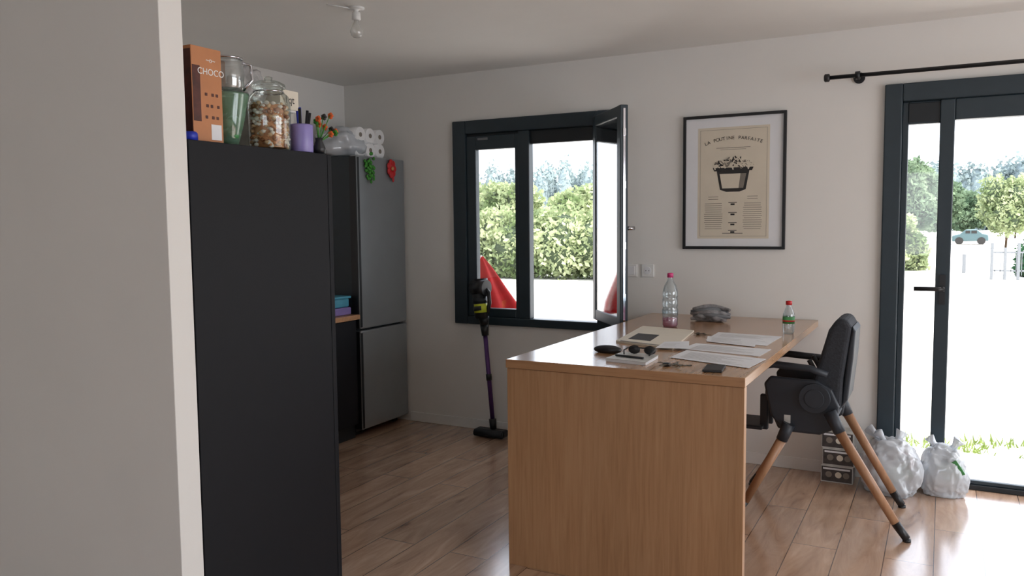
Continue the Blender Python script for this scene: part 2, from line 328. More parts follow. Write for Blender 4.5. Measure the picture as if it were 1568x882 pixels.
w=grp('curtain_rod',(.6,D-.1,2.23))
bm=bmesh.new(); addtube(bm,[(-.58,D-.1,2.232),(2.2,D-.1,2.232)],.011)
link('rod',bm2(bm,'r'),w,M['blackp'])
bm=bmesh.new(); addtube(bm,[(-.605,D-.1,2.232),(-.60,D-.1,2.232),(-.58,D-.1,2.232),(-.575,D-.1,2.232)],[.016,.022,.022,.014]); link('finial',bm2(bm,'r'),w,M['blackp'])
bm=bmesh.new(); 
for x in(-.435,2.0):
    addtube(bm,[(x,D,2.232),(x,D-.012,2.232)],.03); addtube(bm,[(x,D-.012,2.232),(x,D-.1,2.232)],.009); addtube(bm,[(x-.012,D-.1,2.232),(x+.012,D-.1,2.232)],.022)
link('brackets',bm2(bm,'r'),w,M['blackp'])

# ------------------------------------------------------------ ceiling lamp
w=grp('ceiling_bulb_lamp',(-2.54,3.2,HC)); c=(-2.54,3.2,0)
cz=lambda pr:[(r*.9,2.5-(2.5-z)*.8) for r,z in pr]
lathe('rosette',cz([(.0,2.5),(.045,2.5),(.045,2.492),(.03,2.488),(.012,2.485),(.012,2.475),(.022,2.47),(.024,2.43),(.019,2.425),(0,2.425)]),c,M['white'],w)
lathe('bulb',cz([(.012,2.425),(.014,2.41),(.022,2.395),(.031,2.375),(.034,2.355),(.030,2.337),(.018,2.324),(.002,2.321)]),c,glass('bulb_glass',(.95,.95,.95,1),.2,.3,srgb(230,230,225)),w)
tube('cable',[(-2.54,3.2,2.494),(-2.57,3.15,2.494),(-2.62,3.08,2.499)],.003,M['tissue'],w)

# ------------------------------------------------------------ kitchen
w=grp('tall_black_cabinet',(-2.5,1.9,0))
box('carcass',(-3.1,-1.883,1.612,2.195,.0,1.696),M['black'],w,bevel=.002)
box('door_left',(-3.1,-2.493,2.197,2.217,.1,1.694),M['black'],w,bevel=.002)
box('door_right',(-2.487,-1.883,2.197,2.217,.1,1.694),M['black'],w,bevel=.002)
ZT=1.6965
w=grp('cereal_box',(-2.0,1.72,ZT))
box('carton',(-2.1,-1.92,1.665,1.775,ZT,ZT+.275),M['choco'],w,bevel=.001)
box('side_print',(-2.098,-1.922,1.6640,1.665,ZT+.01,ZT+.265),M['chocod'],w)
box('front_print',(-1.92,-1.9195,1.667,1.695,ZT+.06,ZT+.22),M['chocod'],w)
text('lettering','CHOCO',.026,Vector((-1.9193,1.735,ZT+.205)),RXZ,M['white'],w)
text('brand_mark','~o~',.02,Vector((-1.9193,1.735,ZT+.24)),RXZ,M['white'],w)
box('nutrition_panel',(-1.92,-1.9193,1.73,1.768,ZT+.01,ZT+.055),M['paper'],w)
boxes('cereal_pieces',[(-1.92,-1.9185,1.71+.02*(i%3)+.004*(i%2),1.719+.02*(i%3)+.004*(i%2),ZT+.07+.033*(i//3),ZT+.079+.033*(i//3)) for i in range(9)],M['chocod'],w,bevel=.002)
w=grp('blue_lid',(-1.905,1.665,ZT)); lathe('lid',[(0,0),(.022,0),(.022,.018),(.018,.024),(0,.024)],(-1.908,1.64,ZT),M['blue'],w)
w=grp('green_glass_bowl',(-1.98,1.87,ZT)); c=(-1.99,1.858,ZT)
lathe('bowl',[(0,.003),(.028,.0),(.034,.02),(.052,.09),(.065,.160),(.067,.166),(.064,.162),(.049,.09),(.030,.02),(0,.012)],c,M['gglass'],w)
bm=bmesh.new()
for i in range(11):
    a=i*1.1; addico(bm,(c[0]+.02*math.cos(a),c[1]+.02*math.sin(a),c[2]+.035+.008*i),.02,2,i%2,(1,1,.6))
link('bowl_contents',bm2(bm,'x'),w,[M['greenl'],M['paper']])
c=(-1.985,1.858,ZT+.1665); w=grp('glass_jug',c)
lathe('jug_body',[(0,.0),(.040,.0),(.05,.02),(.052,.06),(.046,.095),(.046,.108),(.044,.095),(.049,.06),(.047,.02),(0,.006)],c,glass('jug_glass',(.85,.88,.88,1),.3,.1,srgb(200,205,205)),w)
tube('jug_handle',[(c[0]+.02,c[1]+.04,c[2]+.1),(c[0]+.03,c[1]+.07,c[2]+.095),(c[0]+.03,c[1]+.075,c[2]+.05),(c[0]+.02,c[1]+.045,c[2]+.015)],.005,M['chrome'],w)
lathe('jug_rim',[(.0465,.104),(.048,.104),(.048,.11),(.0465,.11)],c,M['chrome'],w,cap=False)
w=grp('storage_jar',(-1.955,2.002,ZT)); c=(-1.955,2.002,ZT)
lathe('jar_glass',[(0,.0),(.06,.0),(.067,.008),(.068,.15),(.062,.175),(.045,.19),(.045,.2)],c,M['jglass'],w,cap=False)
bm=bmesh.new()
for i in range(560):
    a=random.random()*6.283; r=.058*math.sqrt(random.uniform(.45,1)); z=.01+random.random()*.14
    addico(bm,(c[0]+r*math.cos(a),c[1]+r*math.sin(a),c[2]+z),random.uniform(.006,.010),1,random.choice([0,0,1,2,2,3]),(1,1,random.uniform(.6,1)))
addtube(bm,[(c[0],c[1],c[2]+.008),(c[0],c[1],c[2]+.145)],.05,24,3)
link('jar_contents',bm2(bm,'x'),w,[M['n1'],M['n2'],M['n3'],M['n4']])
lathe('jar_lid',[(0,.198),(.05,.198),(.054,.203),(.052,.213),(.035,.222),(.012,.224),(.014,.236),(0,.24)],c,M['jglass'],w)
lathe('jar_clamp',[(.0465,.186),(.049,.186),(.049,.19),(.0465,.19)],c,M['chrome'],w,cap=False)
c=(-1.925,2.118,ZT); w=grp('pen_mug',c)
lathe('mug',[(0,.0),(.036,.0),(.038,.004),(.039,.09),(.037,.094),(.035,.09),(.034,.01),(0,.008)],c,M['lav'],w)
bm=bmesh.new()
for i,(dx,dy,l) in enumerate([(.01,-.015,.05),(-.012,.01,.06),(.012,.014,.04),(-.005,-.005,.045),(0,.02,.05)]):
    addtube(bm,[(c[0]+dx*.6,c[1]+dy*.6,c[2]+.01),(c[0]+dx*1.6,c[1]+dy*1.6,c[2]+.094+l)],.005,8,i%2)
link('pens',bm2(bm,'x'),w,[M['blackp'],M['blue']])
w=grp('artificial_flowers',(-1.915,2.19,ZT))
bm=bmesh.new(); b=Vector((-1.91,2.187,ZT+.0))
lathe('vase',[(0,0),(.018,0),(.022,.02),(.012,.045),(.014,.055)],(b.x,b.y,b.z),M['blackp'],w,16)
for i in range(10):
    a=i*.7; e=b+Vector((.02*math.cos(a),.035+.045*math.sin(a),.07+.007*i)); addtube(bm,[b+Vector((0,0,.04)),e],.0015,6,1)
    for k in range(5):
        t=k*1.257; addico(bm,e+Vector((.006*math.cos(t),.004,.006*math.sin(t))),.0065,1,[0,1,0,2,0][i%5],(1,1,1))
link('petals',bm2(bm,'x'),w,[M['orange'],M['green'],M['ink']])
w=grp('white_storage_tub',(-2.1,2.13,ZT)); box('tub',(-2.2,-2.035,2.0,2.205,ZT,ZT+.15),M['cardw'],w,bevel=.006)
box('tub_lid',(-2.205,-2.03,1.995,2.21,ZT+.15,ZT+.158),M['white'],w,bevel=.003)
w=grp('small_white_carton',(-2.07,2.16,ZT+.158)); box('carton',(-2.13,-2.032,2.135,2.225,ZT+.1585,ZT+.225),M['paper2'],w,bevel=.001)
text('print','1qt',.036,Vector((-2.0315,2.18,ZT+.192)),RXZ,M['ink'],w)
w=grp('foil_bag',(-2.1,2.06,ZT+.158)); o=blob('foil',(-2.115,2.06,ZT+.205),.058,(1.0,1.1,1.45),M['foil'],w,.14,7,4,3)
for v in o.data.vertices: v.co.z=max(v.co.z,ZT+.159); v.co.y=min(v.co.y,2.132)

w=grp('kitchen_counter',(-3.75,3.2,0))
box('base_cabinets',(-4.025,-3.50,1.62,4.33,.1,.82),M['black'],w)
boxes('cabinet_fronts',[(-3.5,-3.482,1.9+.6*i,2.495+.6*i,.105,.815) for i in range(4)],M['black'],w,bevel=.002)
box('plinth',(-4.025,-3.53,1.62,4.33,0,.1),M['anthd'],w)
box('worktop',(-4.028,-3.468,1.61,4.335,.82,.852),[M['oake']],w,bevel=.002)
w=grp('food_container',(-3.62,4.2,.853))
box('purple_tub',(-3.74,-3.52,4.12,4.31,.853,.905),M['purple'],w,bevel=.01); box('cyan_tub',(-3.73,-3.53,4.12,4.30,.906,.965),M['cyan'],w,bevel=.01); box('tub_lid',(-3.74,-3.52,4.11,4.31,.965,.98),M['cyan'],w,bevel=.004)
w=grp('refrigerator',(-3.75,4.62,0))
box('body',(-4.02,-3.545,4.354,4.895,.03,1.92),M['fside'],w,bevel=.004)
box('lower_door',(-3.543,-3.482,4.354,4.895,.05,.735),M['steel'],w,bevel=.01)
box('upper_door',(-3.543,-3.482,4.354,4.895,.747,1.922),M['steel'],w,bevel=.01)
boxes('door_side_trim',[(-3.545,-3.49,4.349,4.354,.055,.73),(-3.545,-3.49,4.349,4.354,.752,1.915)],M['blackp'],w)
boxes('handle_recess',[(-3.483,-3.480,4.358,4.375,.06,.72),(-3.483,-3.480,4.358,4.375,.76,1.91)],M['anthd'],w)
boxes('feet',[(-3.98,-3.93,4.38,4.43,0,.03),(-3.62,-3.57,4.38,4.43,0,.03),(-3.98,-3.93,4.82,4.87,0,.03),(-3.62,-3.57,4.82,4.87,0,.03)],M['blackp'],w)
w=grp('toilet_roll_pack',(-3.7,4.58,1.923))
bm=bmesh.new()
for r in range(2):
    for k in range(3):
        y=4.50+k*.108; z=1.975+r*.1
        for x in(-3.76,):
            addtube(bm,[(x,y,z),(x+.2,y,z)],[.052,.052],24,0); addtube(bm,[(x+.2,y,z),(x+.2015,y,z)],.016,16,1)
link('rolls',bm2(bm,'x'),w,[M['tissue'],M['ink2']])
o=blob('plastic_wrap',(-3.70,4.46,2.01),.135,(1.15,1.25,.85),M['bag'],w,.14,6,4,5)
for v in o.data.vertices: v.co.z=max(v.co.z,1.924); v.co.x=max(v.co.x,-4.0)
w=grp('leafy_magnet',(-3.475,4.48,1.83)); bm=bmesh.new()
for i in range(46): addico(bm,(-3.468+random.uniform(-.008,.01),4.475+random.gauss(0,.028),1.835+random.gauss(0,.04)),.014,1,0,(.5,1,1))
link('leaves',bm2(bm,'x'),w,M['green'])
w=grp('red_flower_magnet',(-3.475,4.72,1.84)); bm=bmesh.new()
for i in range(7):
    a=i*.9; addico(bm,(-3.468,4.725+.03*math.cos(a),1.85+.042*math.sin(a)),.024,2,0,(.4,1,1.1))
addico(bm,(-3.46,4.725,1.85),.016,2,1,(.6,1,1)); addico(bm,(-3.468,4.74,1.78),.016,2,0,(.4,.8,1.6))
link('petals',bm2(bm,'x'),w,[M['red'],M['choco']])

# ------------------------------------------------------------ stick vacuum
w=grp('stick_vacuum_cleaner',(-2.7,4.78,0))
box('floor_head',(-2.82,-2.585,4.715,4.80,.006,.055),M['blackp'],w,bevel=.015)
tube('brush_roll',[(-2.81,4.722,.03),(-2.595,4.722,.03)],.024,M['anthd'],w)
bm=bmesh.new(); p0=Vector((-2.69,4.77,.05)); p1=Vector((-2.775,4.81,.76))
addtube(bm,[p0,p0.lerp(p1,.1)],[.022,.026]); addtube(bm,[p0.lerp(p1,.9),p1],[.024,.03]); addtube(bm,[p0.lerp(p1,.47),p0.lerp(p1,.53)],.02)
link('connectors',bm2(bm,'x'),w,M['blackp'])
tube('wand',[p0.lerp(p1,.1),p0.lerp(p1,.9)],.0155,M['vpurple'],w)
dv=(p1-p0).normalized(); q=p1+dv*.02
bm=bmesh.new()
addtube(bm,[p1,p1+dv*.06],[.03,.04]); addtube(bm,[q+dv*.03+Vector((0,-.03,0)),q+dv*.2+Vector((0,-.03,0))],[.045,.05],24)
addtube(bm,[q+dv*.24+Vector((-.05,-.02,0)),q+dv*.24+Vector((.065,-.035,0))],[.052,.056],24)
addtube(bm,[q+dv*.18,q+dv*.3],[.045,.05],24)
link('motor_body',bm2(bm,'x'),w,M['blackp'])
bm=bmesh.new(); c0=q+dv*.24+Vector((.05,-.03,0))
addtube(bm,[c0,c0+Vector((.03,-.005,-.03)),c0+Vector((.035,-.005,-.1)),c0+Vector((.02,-.005,-.16)),c0+Vector((-.03,0,-.17))],.014,12)
link('grip',bm2(bm,'x'),w,M['blackp'])
tube('bin_label',[q+dv*.07+Vector((.004,-.034,0)),q+dv*.13+Vector((.004,-.034,0))],.0475,M['lime'],w,24)
tube('cyclone_ring',[q+dv*.085+Vector((0,-.04,0)),q+dv*.115+Vector((0,-.04,0))],.0455,M['blackp'],w,24)
tube('cyclone_grey',[q+dv*.135+Vector((0,-.031,0)),q+dv*.17+Vector((0,-.031,0))],.051,M['anthd'],w,24)

# ------------------------------------------------------------ poster
w=grp('framed_poster',(-1.113,D,1.69)); X0,X1,Z0,Z1=-1.414,-.812,1.289,2.086; fw=.017
boxes('frame',[(X0,X0+fw,D-.022,D-.001,Z0,Z1),(X1-fw,X1,D-.022,D-.001,Z0,Z1),(X0+fw,X1-fw,D-.022,D-.001,Z0,Z0+fw),(X0+fw,X1-fw,D-.022,D-.001,Z1-fw,Z1)],M['blackp'],w,bevel=.002)
box('mat_board',(X0+fw,X1-fw,D-.010,D-.002,Z0+fw,Z1-fw),M['paper'],w)
PX0,PX1,PZ0,PZ1=-1.325,-.905,1.352,2.012; yy=D-.0105
box('print_sheet',(PX0,PX1,yy,D-.009,PZ0,PZ1),M['poster'],w)
def bar(x0,x1,z0,z1,mi=0): return (x0,x1,yy-.0006,yy,z0,z1,mi)
B=[]
i0=.014
B+=[bar(PX0+i0,PX1-i0,PZ1-i0-.0015,PZ1-i0,1),bar(PX0+i0,PX1-i0,PZ0+i0,PZ0+i0+.0015,1),bar(PX0+i0,PX0+i0+.0015,PZ0+i0,PZ1-i0,1),bar(PX1-i0-.0015,PX1-i0,PZ0+i0,PZ1-i0,1)]
cx=(PX0+PX1)/2
for s in(-1,1):
    for r in range(15):
        z=1.585-r*.0125 if r>1 else 1.60-r*.014
        wd=random.uniform(.095,.115) if r>1 else .06
        c_=cx+s*.115; B.append(bar(c_-wd/2,c_+wd/2,z,z+.0028,1))
for z in(1.565,1.505,1.445,1.40):
    B.append(bar(cx-.025,cx+.025,z,z+.004)); B.append(bar(cx-.012,cx+.012,z-.014,z-.004))
B.append(bar(cx-.06,cx+.06,1.382,1.385)); B.append(bar(cx-.10,cx+.10,1.888,1.891,1)); B.append(bar(cx-.075,cx+.075,1.878,1.880,1))
boxes('print_lines',B,[M['ink'],M['ink2']],w)
tt="LA POUTINE PARFAITE"
for i,ch in enumerate(tt):
    if ch==' ': continue
    a=(i-(len(tt)-1)/2)*.040
    R=Matrix.Rotation(-a,3,'Z'); text('title_letter_%d'%i,ch,.028,Vector((cx+.46*math.sin(a),yy-.0008,1.487+.46*math.cos(a))),RX@R,M['ink'],w)
k_=1.3; zc=1.63
def S(pts): return [(cx+(x)*k_,zc+(z-1.662)*k_) for x,z in pts]
extr('drawn_bucket',S([(-.075,1.765),(.075,1.765),(.058,1.672),(.03,1.662),(-.03,1.662),(-.058,1.672)]),'Y',yy-.0008,yy,M['ink'],w)
extr('drawn_bucket_light',S([(-.060,1.744),(.034,1.744),(.026,1.678),(-.048,1.678)]),'Y',yy-.0012,yy-.0008,M['poster'],w)
extr('drawn_bucket_shade',S([(.034,1.744),(.060,1.744),(.047,1.678),(.026,1.678)]),'Y',yy-.0012,yy-.0008,M['ink2'],w)
extr('drawn_bucket_rim',S([(-.092,1.772),(.092,1.772),(.085,1.757),(-.085,1.757)]),'Y',yy-.0016,yy,M['ink'],w)
bm=bmesh.new()
for i in range(90):
    x=cx+random.uniform(-.11,.11); z=zc+.145+random.random()*.066*(1-abs(x-cx)/.15); R=Matrix.Rotation(random.uniform(-1.4,1.4),3,'Y')
    addbox(bm,(x-.016,x+.016,yy-.0018-.00002*i,yy,z-.0035,z+.0035),random.choice([0,1,2,2]),R)
link('drawn_fries',bm2(bm,'x'),w,[M['ink'],M['ink2'],M['poster']])

for i,x in enumerate((-1.75,-1.64)):
    w=grp('wall_switch' if i==0 else 'wall_socket',(x,D,1.15))
    box('plate',(x-.041,x+.041,D-.009,D,1.11,1.192),M['white'],w,bevel=.004)
    if i==0: box('rocker',(x-.026,x+.026,D-.013,D-.009,1.124,1.178),M['paper'],w,bevel=.003)
    else:
        bm=bmesh.new(); addtube(bm,[(x,D-.009,1.151),(x,D-.012,1.151)],.024,24); link('socket_ring',bm2(bm,'x'),w,M['paper'])
        bm=bmesh.new(); addtube(bm,[(x-.01,D-.012,1.151),(x-.01,D-.0125,1.151)],.003,8); addtube(bm,[(x+.01,D-.012,1.151),(x+.01,D-.0125,1.151)],.003,8); link('pin_holes',bm2(bm,'x'),w,M['ink'])

# ------------------------------------------------------------ table
TX0,TX1,TY0,TY1,TZ=-1.61,-.622,2.965,D-.003,.885
w=grp('wooden_peninsula_table',(-1.1,3.9,0))
box('table_top',(TX0,TX1,TY0,TY1,TZ-.036,TZ),M['oaktop'],w,bevel=.0025)
box('front_edge_band',(TX0+.001,TX1-.001,TY0-.001,TY0+.001,TZ-.034,TZ-.002),M['oake'],w)
box('end_panel',(TX0+.003,TX1-.003,TY0+.006,TY0+.045,.0,TZ-.0375),M['oak'],w,bevel=.002)
box('side_panel',(TX0+.01,TX0+.04,TY0+.045,TY1,.0,TZ-.0365),M['oak'],w)
TZ+=.0006
def sheet(name,pts,z,th,mat,parent):
    return extr(name,pts,'Z',z,z+th,mat,parent)
w=grp('magazine',(-1.25,3.85,TZ))
sheet('pages',[(-1.364,3.614),(-1.43,4.20),(-1.13,4.13),(-1.05,3.49)],TZ,.008,M['paper2'],w)
sheet('cover_photo',[(-1.33,3.69),(-1.352,3.90),(-1.235,3.88),(-1.21,3.66)],TZ+.008,.0005,M['ink'],w)
sheet('spine_line',[(-1.34,3.60),(-1.345,3.63),(-1.06,3.54),(-1.055,3.51)],TZ+.008,.0004,M['ink2'],w)
def paper(nm,pts,z,lines=8):
    g=grp(nm,(pts[0][0],pts[0][1],z)); sheet('sheet',pts,z,.001,M['paper'],g)
    a,b,c,d_=[Vector((p[0],p[1],0)) for p in pts]
    bm=bmesh.new()
    for i in range(lines):
        t=.15+.7*i/lines; p=a.lerp(b,t); q=d_.lerp(c,t); s=p.lerp(q,.1); e=p.lerp(q,random.uniform(.5,.9)); n=(b-a).normalized()*.003
        v=[bm.verts.new(Vector((k.x,k.y,z+.0013))) for k in(s,e,e+n,s+n)]; bm.faces.new(v)
    link('print',bm2(bm,'x'),g,M['ink2'])
paper('paper_sheet',[(-1.0,3.86),(-1.01,4.16),(-.69,4.12),(-.70,3.78)],TZ,10)
paper('paper_sheet',[(-.98,3.80),(-1.02,3.98),(-.78,3.98),(-.74,3.72)],TZ+.0016,6)
paper('paper_sheet',[(-1.03,3.54),(-1.01,3.73),(-.66,3.68),(-.67,3.47)],TZ,8)
paper('paper_sheet',[(-1.0,3.28),(-.99,3.50),(-.63,3.40),(-.65,3.16)],TZ+.0016,9)
paper('paper_sheet',[(-1.12,3.46),(-1.14,3.66),(-1.04,3.72),(-.98,3.50)],TZ+.0090,4)
def keys(c,s=1.0,n=5):
    g=grp('key_bunch',(c[0],c[1],TZ)); bm=bmesh.new()
    ring=[(c[0]+.016*math.cos(a),c[1]+.016*math.sin(a),TZ+.004) for a in [k*.5236 for k in range(13)]]; addtube(bm,ring,.0015,8,cap=False)
    for i in range(n):
        a=i*6.28/n+.4; R=Matrix.Rotation(a,3,'Z')*s
        for (x0,x1,y0,y1) in((.018,.04,-.011,.011),(.04,.075,-.004,.004),(.06,.065,-.008,.0)):
            vs=[]
            for z in(.001+.002*i,.003+.002*i):
                for p in((x0,y0),(x1,y0),(x1,y1),(x0,y1)):
                    v=R@Vector((p[0],p[1],0)); vs.append(bm.verts.new((c[0]+v.x,c[1]+v.y,TZ+z)))
            bm.faces.new(vs[:4]);bm.faces.new(vs[4:])
            for k in range(4): bm.faces.new([vs[k],vs[(k+1)%4],vs[4+(k+1)%4],vs[4+k]])
    link('keys',bm2(bm,'x'),g,P('key_metal_%.1f'%c[0],srgb(96,86,70),.35,.6))
    box('fob',(c[0]-.04*s,c[0]-.01*s,c[1]-.03*s,c[1]-.005*s,TZ,TZ+.012),M['blackp'],g,bevel=.004)
keys((-1.063,4.03),.62); keys((-.93,3.105),.95)
w=grp('smartphone',(-.765,3.09,TZ))
R=Matrix.Rotation(math.radians(7),3,'Z'); box('body',(-.802,-.728,3.02,3.155,TZ,TZ+.009),M['blackp'],w,bevel=.003,rot=R); box('screen',(-.798,-.732,3.025,3.15,TZ+.0091,TZ+.0096),M['ink'],w,rot=R)
w=grp('small_notebook',(-1.12,3.2,TZ))
sheet('pages',[(-1.21,3.09),(-1.20,3.28),(-1.04,3.25),(-1.03,3.06)],TZ,.012,M['paper'],w)
sheet('cover',[(-1.212,3.088),(-1.202,3.282),(-1.038,3.252),(-1.028,3.058)],TZ+.012,.0015,M['cardw'],w)
w=grp('ballpoint_pen',(-1.1,3.14,TZ+.0135)); tube('pen_body',[(-1.19,3.15,TZ+.0185),(-1.06,3.12,TZ+.0185)],.0045,M['blackp'],w,10)
w=grp('sunglasses',(-1.11,3.22,TZ)); bm=bmesh.new(); z=TZ+.0150
for s in(-1,1):
    cx_=-1.105+s*.034; addico(bm,(cx_,3.235,z+.018),.027,2,0,(1,.25,.72))
    addtube(bm,[(cx_+s*.027,3.235,z+.025),(cx_+s*.03,3.19,z+.02),(cx_+s*.02,3.165,z+.008)],.003,8)
addtube(bm,[(-1.12,3.235,z+.026),(-1.09,3.235,z+.026)],.003,8)
link('frame_and_lenses',bm2(bm,'x'),w,M['blackp'])
w=grp('glasses_case',(-1.27,3.30,TZ))
o=blob('case',(-1.285,3.30,TZ+.018),.025,(2.6,1.1,.8),M['blackp'],w,.02,2,3)
mz=min(v.co.z for v in o.data.vertices)
for v in o.data.vertices: v.co.z+=TZ-mz
w=grp('water_bottle',(-1.305,4.286,TZ)); c=(-1.305,4.286,TZ)
prof=[(0,.004),(.034,0),(.041,.01),(.042,.05),(.039,.055),(.042,.06),(.042,.095),(.038,.105),(.042,.115),(.042,.15),(.038,.157),(.042,.165),(.041,.19),(.032,.225),(.018,.25),(.0135,.262),(.0135,.272)]
lathe('bottle',prof,c,M['pet'],w,cap=False); lathe('cap',[(0,.268),(.0165,.268),(.0165,.29),(.012,.293),(0,.293)],c,M['magenta'],w)
lathe('pink_drink',[(0,.006),(.037,.004),(.0385,.012),(.0385,.048),(0,.05)],c,M['pinkl'],w); lathe('label',[(.0425,.062),(.0428,.062),(.0428,.094),(.0425,.094)],c,M['pet'],w,cap=False)
w=grp('small_soda_bottle',(-.68,4.25,TZ)); c=(-.68,4.25,TZ)
lathe('bottle',[(0,.003),(.024,0),(.028,.008),(.029,.05),(.027,.06),(.029,.075),(.028,.1),(.018,.125),(.0125,.138),(.0125,.15)],c,M['pet'],w,cap=False)
lathe('cap',[(0,.146),(.0155,.146),(.0155,.165),(0,.167)],c,M['red'],w); lathe('label',[(.0292,.052),(.0296,.052),(.0296,.088),(.0292,.088)],c,M['greenl'],w,cap=False)
lathe('label_band',[(.0297,.062),(.03,.062),(.03,.07),(.0297,.07)],c,M['red'],w,cap=False)
w=grp('folded_cloth',(-1.17,4.6,TZ)); bm=bmesh.new()
for k in range(5):
    z=TZ+.012+.014*k; pts=[]
    for i in range(13):
        t=i/12; pts.append((-1.275+.215*t+.01*math.sin(k*2+t*5),4.585+.02*math.sin(t*6+k)+.008*k,z+.012*math.sin(t*3.14)))
    addtube(bm,pts,[.008+.008*math.sin(3.14*min(1,max(0,i/12))) for i in range(13)],12,k%2)
for v in bm.verts: v.co.z=max(v.co.z,TZ)
link('folds',bm2(bm,'x'),w,[M['cloth'],M['greyp']])
o=blob('bundle',(-1.17,4.62,TZ+.035),.05,(1.9,1.1,.8),M['cloth'],w,.12,5,4,2)
mz=min(v.co.z for v in o.data.vertices)
for v in o.data.vertices: v.co.z+=TZ-mz

# ------------------------------------------------------------ high chair
w=grp('high_chair',(-.5,4.25,0))
ya,yb=4.07,4.43
side=[(-.765,.655),(-.735,.695),(-.60,.69),(-.52,.69),(-.45,.65),(-.415,.57),(-.43,.46),(-.50,.425),(-.67,.425),(-.73,.50)]
extr('side_shell_near',side,'Y',ya,ya+.03,M['chair'],w,.012); extr('side_shell_far',side,'Y',yb-.03,yb,M['chair'],w,.012)
extr('seat_pan',[(-.73,.50),(-.70,.43),(-.47,.43),(-.43,.50),(-.47,.52)],'Y',ya+.03,yb-.03,M['chair'],w,.01)
bp_=[(-.57,.50),(-.55,.66),(-.51,.80),(-.475,.93),(-.44,.985),(-.395,.99),(-.372,.95),(-.385,.85),(-.405,.70),(-.41,.56),(-.46,.50)]
extr('backrest',bp_,'Y',ya+.035,yb-.035,M['chair2'],w,.025)
extr('backrest_shell',[(-.415,.55),(-.385,.86),(-.37,.955),(-.355,.93),(-.362,.80),(-.382,.60)],'Y',ya+.05,yb-.05,M['chair'],w,.01)
bm=bmesh.new()
for y0_,y1_ in((ya-.022,ya),(yb,yb+.022)):
    addtube(bm,[(-.525,y0_,.605),(-.525,y1_,.605)],.072,32); addtube(bm,[(-.525,y0_-.004 if y0_<4.2 else y1_,.605),(-.525,y0_ if y0_<4.2 else y1_+.004,.605)],.045,32)
link('hinge_hubs',bm2(bm,'x'),w,M['chair'],bevel=.004)
bm=bmesh.new()
for y in(ya+.0,yb-.0):
    addtube(bm,[(-.47,y,.72),(-.55,y,.745),(-.72,y,.755),(-.80,y,.735)],[.016,.018,.018,.014],12)
addtube(bm,[(-.80,ya,.735),(-.815,ya+.05,.73),(-.815,yb-.05,.73),(-.80,yb,.735)],.016,12)
link('armrests',bm2(bm,'x'),w,M['chair'])
bm=bmesh.new()
for s in(-.07,.07): addtube(bm,[(-.57,4.25+s,.77),(-.53,4.25+s,.70),(-.53,4.25+s,.52)],.012,8)
link('harness',bm2(bm,'x'),w,M['anthd'])
box('seat_cushion',(-.72,-.52,ya+.04,yb-.04,.515,.55),M['chair2'],w,bevel=.012)
boxes('footrest',[(-.92,-.78,ya+.06,yb-.06,.405,.425),(-.80,-.76,ya+.1,ya+.13,.40,.58),(-.80,-.76,yb-.13,yb-.1,.40,.58)],M['chair'],w,bevel=.006)
feet=[((-.455,4.05,.53),(-.11,3.99,0)),((-.64,4.06,.45),(-.87,4.03,0)),((-.455,4.45,.53),(-.15,4.47,0)),((-.64,4.44,.45),(-.90,4.50,0))]
bm=bmesh.new(); bm_=bmesh.new(); bk=bmesh.new()
for a,b in feet:
    a=Vector(a);b=Vector(b); addtube(bm,[a.lerp(b,.12),a.lerp(b,.86)],[.024,.019],16); b3=Vector((b.x,b.y,.012)); addtube(bk,[a.lerp(b,.86),b3],[.0195,.018],16); addtube(bk,[b3,(b.x,b.y,0)],.018,16)
    addtube(bm_,[a+Vector((0,0,.02)),a.lerp(b,.14)],[.03,.027],16)
link('wooden_legs',bm2(bm,'x'),w,M['leg']); link('leg_sockets',bm2(bm_,'x'),w,M['chair']); link('rubber_feet',bm2(bk,'x'),w,M['blackp'])
box('white_sticker',(-.665,-.635,ya-.001,ya,.47,.51),M['cardw'],w)

